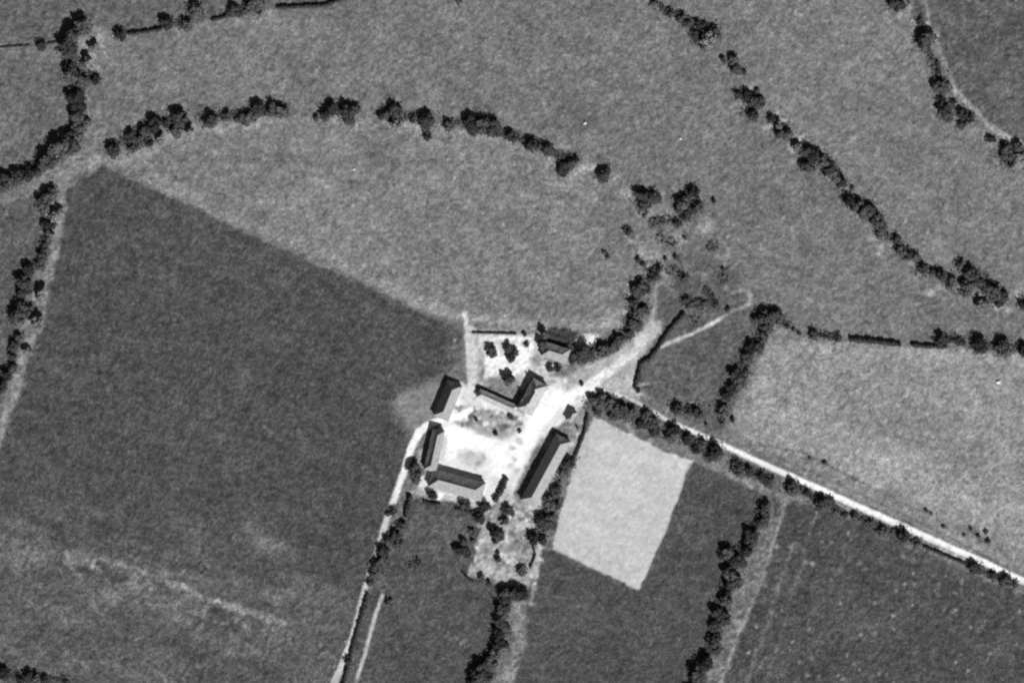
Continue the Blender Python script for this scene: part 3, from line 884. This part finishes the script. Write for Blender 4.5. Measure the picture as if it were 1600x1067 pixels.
row("thicket at the right edge", "left end",
    [(1501, 413, 8), (1513, 425, 12), (1509, 445, 11), (1508, 457, 7), (1528, 434, 12), (1540, 446, 12), (1553, 455, 12), (1566, 462, 9), (1560, 470, 8), (1538, 470, 5), (1598, 474, 9), (1612, 480, 10)], "trees at the right edge thicket")
row("row by the top right track", "top",
    [(1395, 5, 9), (1407, 8, 8), (1400, 15, 5), (1419, 2, 4), (1437, 33, 6), (1446, 62, 15), (1467, 133, 12), (1478, 137, 8), (1470, 155, 7), (1473, 170, 10), (1479, 181, 9), (1490, 158, 5), (1503, 178, 8), (1515, 185, 8), (1501, 196, 6),
     (1545, 216, 6), (1553, 218, 5), (1572, 232, 9), (1570, 245, 9), (1588, 228, 9), (1595, 240, 8), (1578, 253, 7)], "trees by the top right track")
row("hedge line above the stubble field", "left end",
    [(1248, 520, 4), (1270, 521, 8), (1308, 527, 7), (1468, 529, 10), (1477, 531, 7), (1498, 532, 7), (1505, 536, 5), (1530, 537, 14), (1567, 541, 14), (1600, 546, 11)], "trees above the stubble field")
row("strip between shed and pale plot", "top",
    [(888, 722, 11), (880, 735, 8), (868, 764, 8), (855, 783, 12), (868, 785, 9), (847, 812, 11), (860, 808, 9), (862, 820, 8), (832, 839, 9), (846, 842, 8), (815, 890, 8)], "trees behind the long shed")
row("rough plot's dark bushes", "top",
    [(790, 795, 9), (797, 798, 7), (786, 810, 8), (772, 826, 10), (781, 834, 9), (773, 845, 5), (777, 873, 6), (777, 862, 4), (754, 902, 8), (762, 910, 6), (726, 786, 9), (720, 784, 7), (756, 790, 9), (748, 808, 9), (750, 800, 7),
     (737, 830, 7), (722, 848, 9), (716, 858, 10), (726, 862, 10), (740, 843, 5)], "bushes around the rough plot")
row("mottled patch in the yard", "left end", [(743, 654, 4), (774, 677, 4), (798, 650, 5), (811, 673, 4)], "bushes in the yard patch")

CROWNS_PALE = []
for i_ in (0, 3, 5, 8):
    me_ = CROWNS[i_].copy(); me_.name = "crown"; me_.materials.clear(); me_.materials.append(M_PALE)
    CROWNS_PALE.append(me_)
for i_, (x, y, q, lb) in enumerate(((84, 332, 11, "pale crowned tree beside the left edge column, uppermost of five"), (76, 362, 7.6, "small pale crowned tree beside left edge column, second from top"),
                                    (62, 456, 12, "largest pale crowned tree beside the left edge column"), (52, 497, 12, "pale crowned tree beside left edge column, below the largest one"),
                                    (37, 545, 8, "pale crowned tree beside the left edge column, lowest of five"), (133, 92, 11, "pale tree in the light patch of the upper left column"),
                                    (141, 68, 9, "small pale tree at the top of upper left light patch"), (1099, 55, 13, "pale round tree inside the dark ring on slanting row"),
                                    (1586, 243, 9, "pale round tree inside the dark ring at top right edge"), (292, 200, 9, "pale grey tree under the tallest tree of curved row"),
                                    (247, 214, 9, "pale grey tree under the left part of curved row"), (612, 190, 9, "pale grey tree under the middle of curved row"),
                                    (1212, 190, 8, "pale small tree in a gap of the slanting row, upper"), (1238, 224, 9, "pale tree in slanting row just above its thick black part"),
                                    (1290, 268, 9, "pale tree below the slanting row's thick black part"), (1525, 470, 8, "pale tree under the right edge thicket"),
                                    (1507, 190, 8, "pale tree beside the top right track"))):
    plant(x + 5, y + 3, q, lb, "pale crowned trees", "tree", 1.35, CROWNS_PALE[i_ % 4])
row("scrub above the lane at right", "left end",
    [(1288, 722, 4), (1265, 715, 3), (1446, 796, 4), (1455, 802, 3), (1474, 822, 3.5), (1516, 824, 3.5), (1528, 836, 4), (1540, 830, 4), (1543, 844, 4.5), (1505, 834, 3)], "bushes above the lane")
row("short link left of stubble hedge", "left end", [(1218, 500, 6), (1230, 508, 5), (1240, 515, 4)], "bushes linking hedge and tree row")
random.seed(41)
G = "round trees of the farm garden"
plant(768, 547, 9.5, "round black tree at the left of the white garden", G)
plant(794, 543, 8, "upper half of the garden's split dark tree pair, middle", G)
plant(797, 557, 7.6, "small tree just below the middle garden tree", G, "tree")
plant(803, 549, 7.6, "small tree at the right of the garden's middle pair", G, "tree")
plant(792, 588, 12.5, "dark garden tree nearest the farmhouse, below the middle pair", G)
plant(819, 521, 5, "small dark bush at the garden's upper right corner", "bushes of the farm garden")
plant(823, 537, 5, "grey bush right of the white garden, below corner bush", "bushes of the farm garden")
plant(749, 610, 6, "dark bush at the left end of the low outbuilding", "bushes of the farm garden")
plant(860, 574, 7, "grey bush below the top barn, left of its neighbour", "bushes of the farm garden")
plant(872, 574, 7, "grey bush below the top barn, right of its neighbour", "bushes of the farm garden")
plant(908, 598, 4, "tiny bush on the light ground near the road fork", "bushes of the farm garden")
plant(849, 520, 7.6, "upper tall black tree against the top barn's left gable", "tall trees by the top barn", "tree", 1.5, POPLAR[0])
plant(845, 536, 7.6, "lower tall black tree against the top barn's left gable", "tall trees by the top barn", "tree", 1.5, POPLAR[0])
plant(646, 733, 12, "large black tree at the yard's southwest corner", "trees of the farm's southwest corner")
plant(650, 748, 7.6, "smaller black tree below the southwest corner tree", "trees of the farm's southwest corner", "tree")
plant(674, 771, 9, "round tree alone below the south barn", "trees of the farm's southwest corner")


def hedge(pts, wd, h, label, leaf=.30):
    """clipped hedge along a line in the photograph"""
    P = [np.array(W(*p)[:]) for p in pts]
    c = sum(P) / len(P)
    o = empty("hedge", c)
    tag(o, label, "hedge", "field hedges")
    off = np.array([SX, SY, 0]) * h * .25
    r2 = np.random.default_rng(int(abs(pts[0][0]) * 7 + pts[0][1]))
    wm = wd * S * .72
    LP = []; LN = []; SV = []; SF = []; CV = []; CF = []; co = 0
    for a, b in zip(P[:-1], P[1:]):
        d = b - a; ln = np.linalg.norm(d); d = d / ln; nrm = np.array([-d[1], d[0], 0])
        n = max(4, int(ln * (wm + 2 * h) * 13))
        t = r2.uniform(0, ln, n); th = r2.uniform(-.35, math.pi + .35, n)
        bump = 1 + .22 * np.sin(t * 1.1 + a[0]) + .16 * np.sin(t * 2.7 + a[1]) + r2.normal(0, .10, n)
        D = nrm[None] * np.cos(th)[:, None] + np.array([0, 0, 1])[None] * np.sin(th)[:, None]
        p = a + d * t[:, None] + nrm[None] * (np.cos(th) * wm / 2 * bump)[:, None] + np.array([0, 0, 1])[None] * (h * .42 + np.sin(th) * h * .52 * bump)[:, None]
        LP.append(p); LN.append(D)
        for k in range(max(1, int(ln / .9))):
            q = a + d * (k + .5) * .9 + nrm * r2.uniform(-.2, .2) * wm - c + off
            tube(SV, SF, (q[0], q[1], -.1), (q[0] + r2.uniform(-.1, .1), q[1] + r2.uniform(-.1, .1), h * .7), .05, .025, 4)
        m = max(1, int(ln / .8))
        for k in range(m + 1):                                   # solid leafy heart
            V, F = ICO1
            q = a + d * ln * k / m - c + off + np.array([0, 0, h * .42])
            s = np.array([wm * .40, wm * .40, h * .42]) * r2.uniform(.85, 1.15)
            s[:2] = np.maximum(s[:2], .5)
            CV.append(V * s * r2.uniform(.85, 1.15, (len(V), 1)) + q); CF.append(F + co); co += len(V)
    Pn = np.concatenate(LP) - c + off
    V4, F4 = leaf_quads(Pn, np.concatenate(LN), leaf, r2)
    me = bpy.data.meshes.new("foliage")
    me.from_pydata(np.concatenate(CV + [V4]).tolist(), [], np.concatenate(CF).tolist() + (F4 + co).tolist())
    tag(link("foliage", me, M_HEDGE, o), kind="stuff")
    tag(link("stems", mesh_np("stems", SV, SF), M_BARK, o), kind="stuff")


hedge([(200, 53), (222, 50), (252, 45)], 6, 1.6, "short thin hedge at top left, leftmost piece of the top row")
hedge([(330, 31), (345, 28), (360, 22)], 6, 1.6, "very short hedge at the top left, middle piece of top row")
hedge([(433, 12), (470, 10), (508, 8), (538, -3), (600, -22)], 6, 1.8, "long thin hedge leaving the frame at the top edge")
hedge([(1069, 488), (1056, 503), (1041, 521), (1027, 543), (1014, 560), (1001, 567), (996, 590), (991, 604), (998, 611)], 7, 1.8, "crooked black hedge on the left side of the paddock")
hedge([(1272, 523), (1306, 528)], 5, 1.2, "thinnest and leftmost hedge above the stubble field")
hedge([(1328, 529), (1365, 532), (1406, 537)], 9, 2.2, "thick long hedge above the stubble field, middle piece")
hedge([(1424, 538), (1448, 540), (1478, 541)], 7, 1.8, "hedge above the stubble field ending at a round tree")
hedge([(1480, 530), (1494, 531), (1506, 536)], 6, 1.6, "short hedge above stubble field, left of two round trees")
hedge([(641, 773), (637, 790), (633, 806)], 8, 2.2, "short thick hedge below the yard's southwest corner")
hedge([(574, 926), (563, 965), (550, 1012), (538, 1060), (520, 1120)], 7, 1.6, "straight hedge between the two pale tracks at the bottom")
hedge([(918, 646), (913, 672), (903, 700), (896, 715)], 5, 1.6, "thin hedge along the pale plot's upper left side")
hedge([(738, 519), (775, 520), (806, 521)], 3, .8, "low thin clipped hedge along the garden's upper side")
hedge([(1464, 96), (1466, 110), (1468, 128)], 7, 1.8, "short upright hedge between the trees at top right")
hedge([(1443, 853), (1468, 863), (1490, 872), (1512, 881)], 5, 1.4, "low hedge along the lane's lower side near right edge")
hedge([(790, 746), (783, 764), (772, 781)], 10, 2.0, "thick hedge between the south barn and the long shed")
hedge([(662, 782), (674, 787), (687, 786)], 6, 1.4, "curved low hedge below the round tree south of barn")
hedge([(832, 851), (836, 866), (828, 886)], 3, 1.2, "thin hedge down the right side of the rough plot")
hedge([(722, 893), (730, 902), (738, 908)], 4, 1.2, "tiny hedge at the rough plot's lower left corner")
hedge([(1102, 448), (1110, 460), (1117, 474)], 4, 1.0, "faint thin hedge inside the paddock's top")
hedge([(-30, 76), (10, 73), (45, 71)], 3, .5, "faint low hedge at the far left edge near the top")
hedge([(74, 68), (98, 64)], 3, .8, "faint very short hedge joining a round tree to left column")
hedge([(712, 794), (735, 800), (748, 795)], 4, 1.0, "low hedge below the south barn's right end")


def undergrowth(desc, pts, k):
    """low scrub tufts round the feet of a row of trees"""
    r2 = np.random.default_rng(900 + k)
    P = []
    for i, (x, y, q) in enumerate(pts):
        if q < 6:
            continue
        n = int(8 * q)
        a = r2.uniform(0, 6.283, n); d = q * (0.7 + np.abs(r2.normal(0, .42, n)))
        P.append(np.stack([x + d * np.cos(a), y + d * np.sin(a)], 1))
        if i + 1 < len(pts):
            x2, y2, q2 = pts[i + 1]
            D = math.hypot(x2 - x, y2 - y)
            if D < 4.2 * q + 12:
                m = int(D * 5)
                t = r2.uniform(0, 1, (m, 1))
                P.append(np.array([[x, y]]) * (1 - t) + np.array([[x2, y2]]) * t + r2.normal(0, 3.4, (m, 2)))
    if not P:
        return
    P = np.concatenate(P)
    c = P.mean(0)
    h = r2.uniform(.1, 1.3, len(P))
    C3 = np.stack([(P[:, 0] - c[0]) * S, -(P[:, 1] - c[1]) * S, h], 1)
    Nn = r2.normal(0, .5, (len(P), 3)) + np.array([0, 0, 1.0])
    V, F = leaf_quads(C3, Nn, .42, r2)
    o = link("undergrowth", mesh_np("undergrowth", V, F), M_SCRUB)
    o.location = W(c[0], c[1])
    tag(o, "low dark scrub round the feet of the " + desc, "undergrowth", kind="stuff")


for k, (dsc, pts) in enumerate(UG):
    if "yard" not in dsc and "rough plot" not in dsc:
        undergrowth(dsc, pts, k)


rs = np.random.default_rng(77)
brush = []
for i in range(13):
    t = rs.uniform(0, 1)
    brush.append((1000 + t * 120 + rs.normal(0, 14), 345 + t * 110 + rs.normal(0, 26), 6.0))
undergrowth("small bushes on the rubble ground", brush, 99)


# ------------------------------------------------------------------ loose stones
def boulder(x, y, q, label):
    r2 = np.random.default_rng(int(x))
    V, F = ICO2
    V = V * np.array([q, q * .8, q * .6]) * r2.uniform(.82, 1.15, (len(V), 1)) + np.array([0, 0, q * .35])
    o = link("boulder", mesh_np("boulder", V, F), M_STONE)
    o.location = W(x, y)
    tag(o, label, "boulder", "pale boulders lying in the fields")


boulder(1560, 597, 1.3, "bright pale boulder alone in the stubble field at right")
boulder(914, 193, .9, "pale boulder in the north meadow right of curved row's middle")
boulder(1063, 217, .8, "pale boulder in the north meadow left of slanting row")
boulder(553, 265, .8, "small pale boulder in the lens shaped meadow")
print("plants", sum(1 for o in col.objects if o.get("category") in ("tree", "bush")), "trees", sum(1 for o in col.objects if o.get("category") == "tree"))
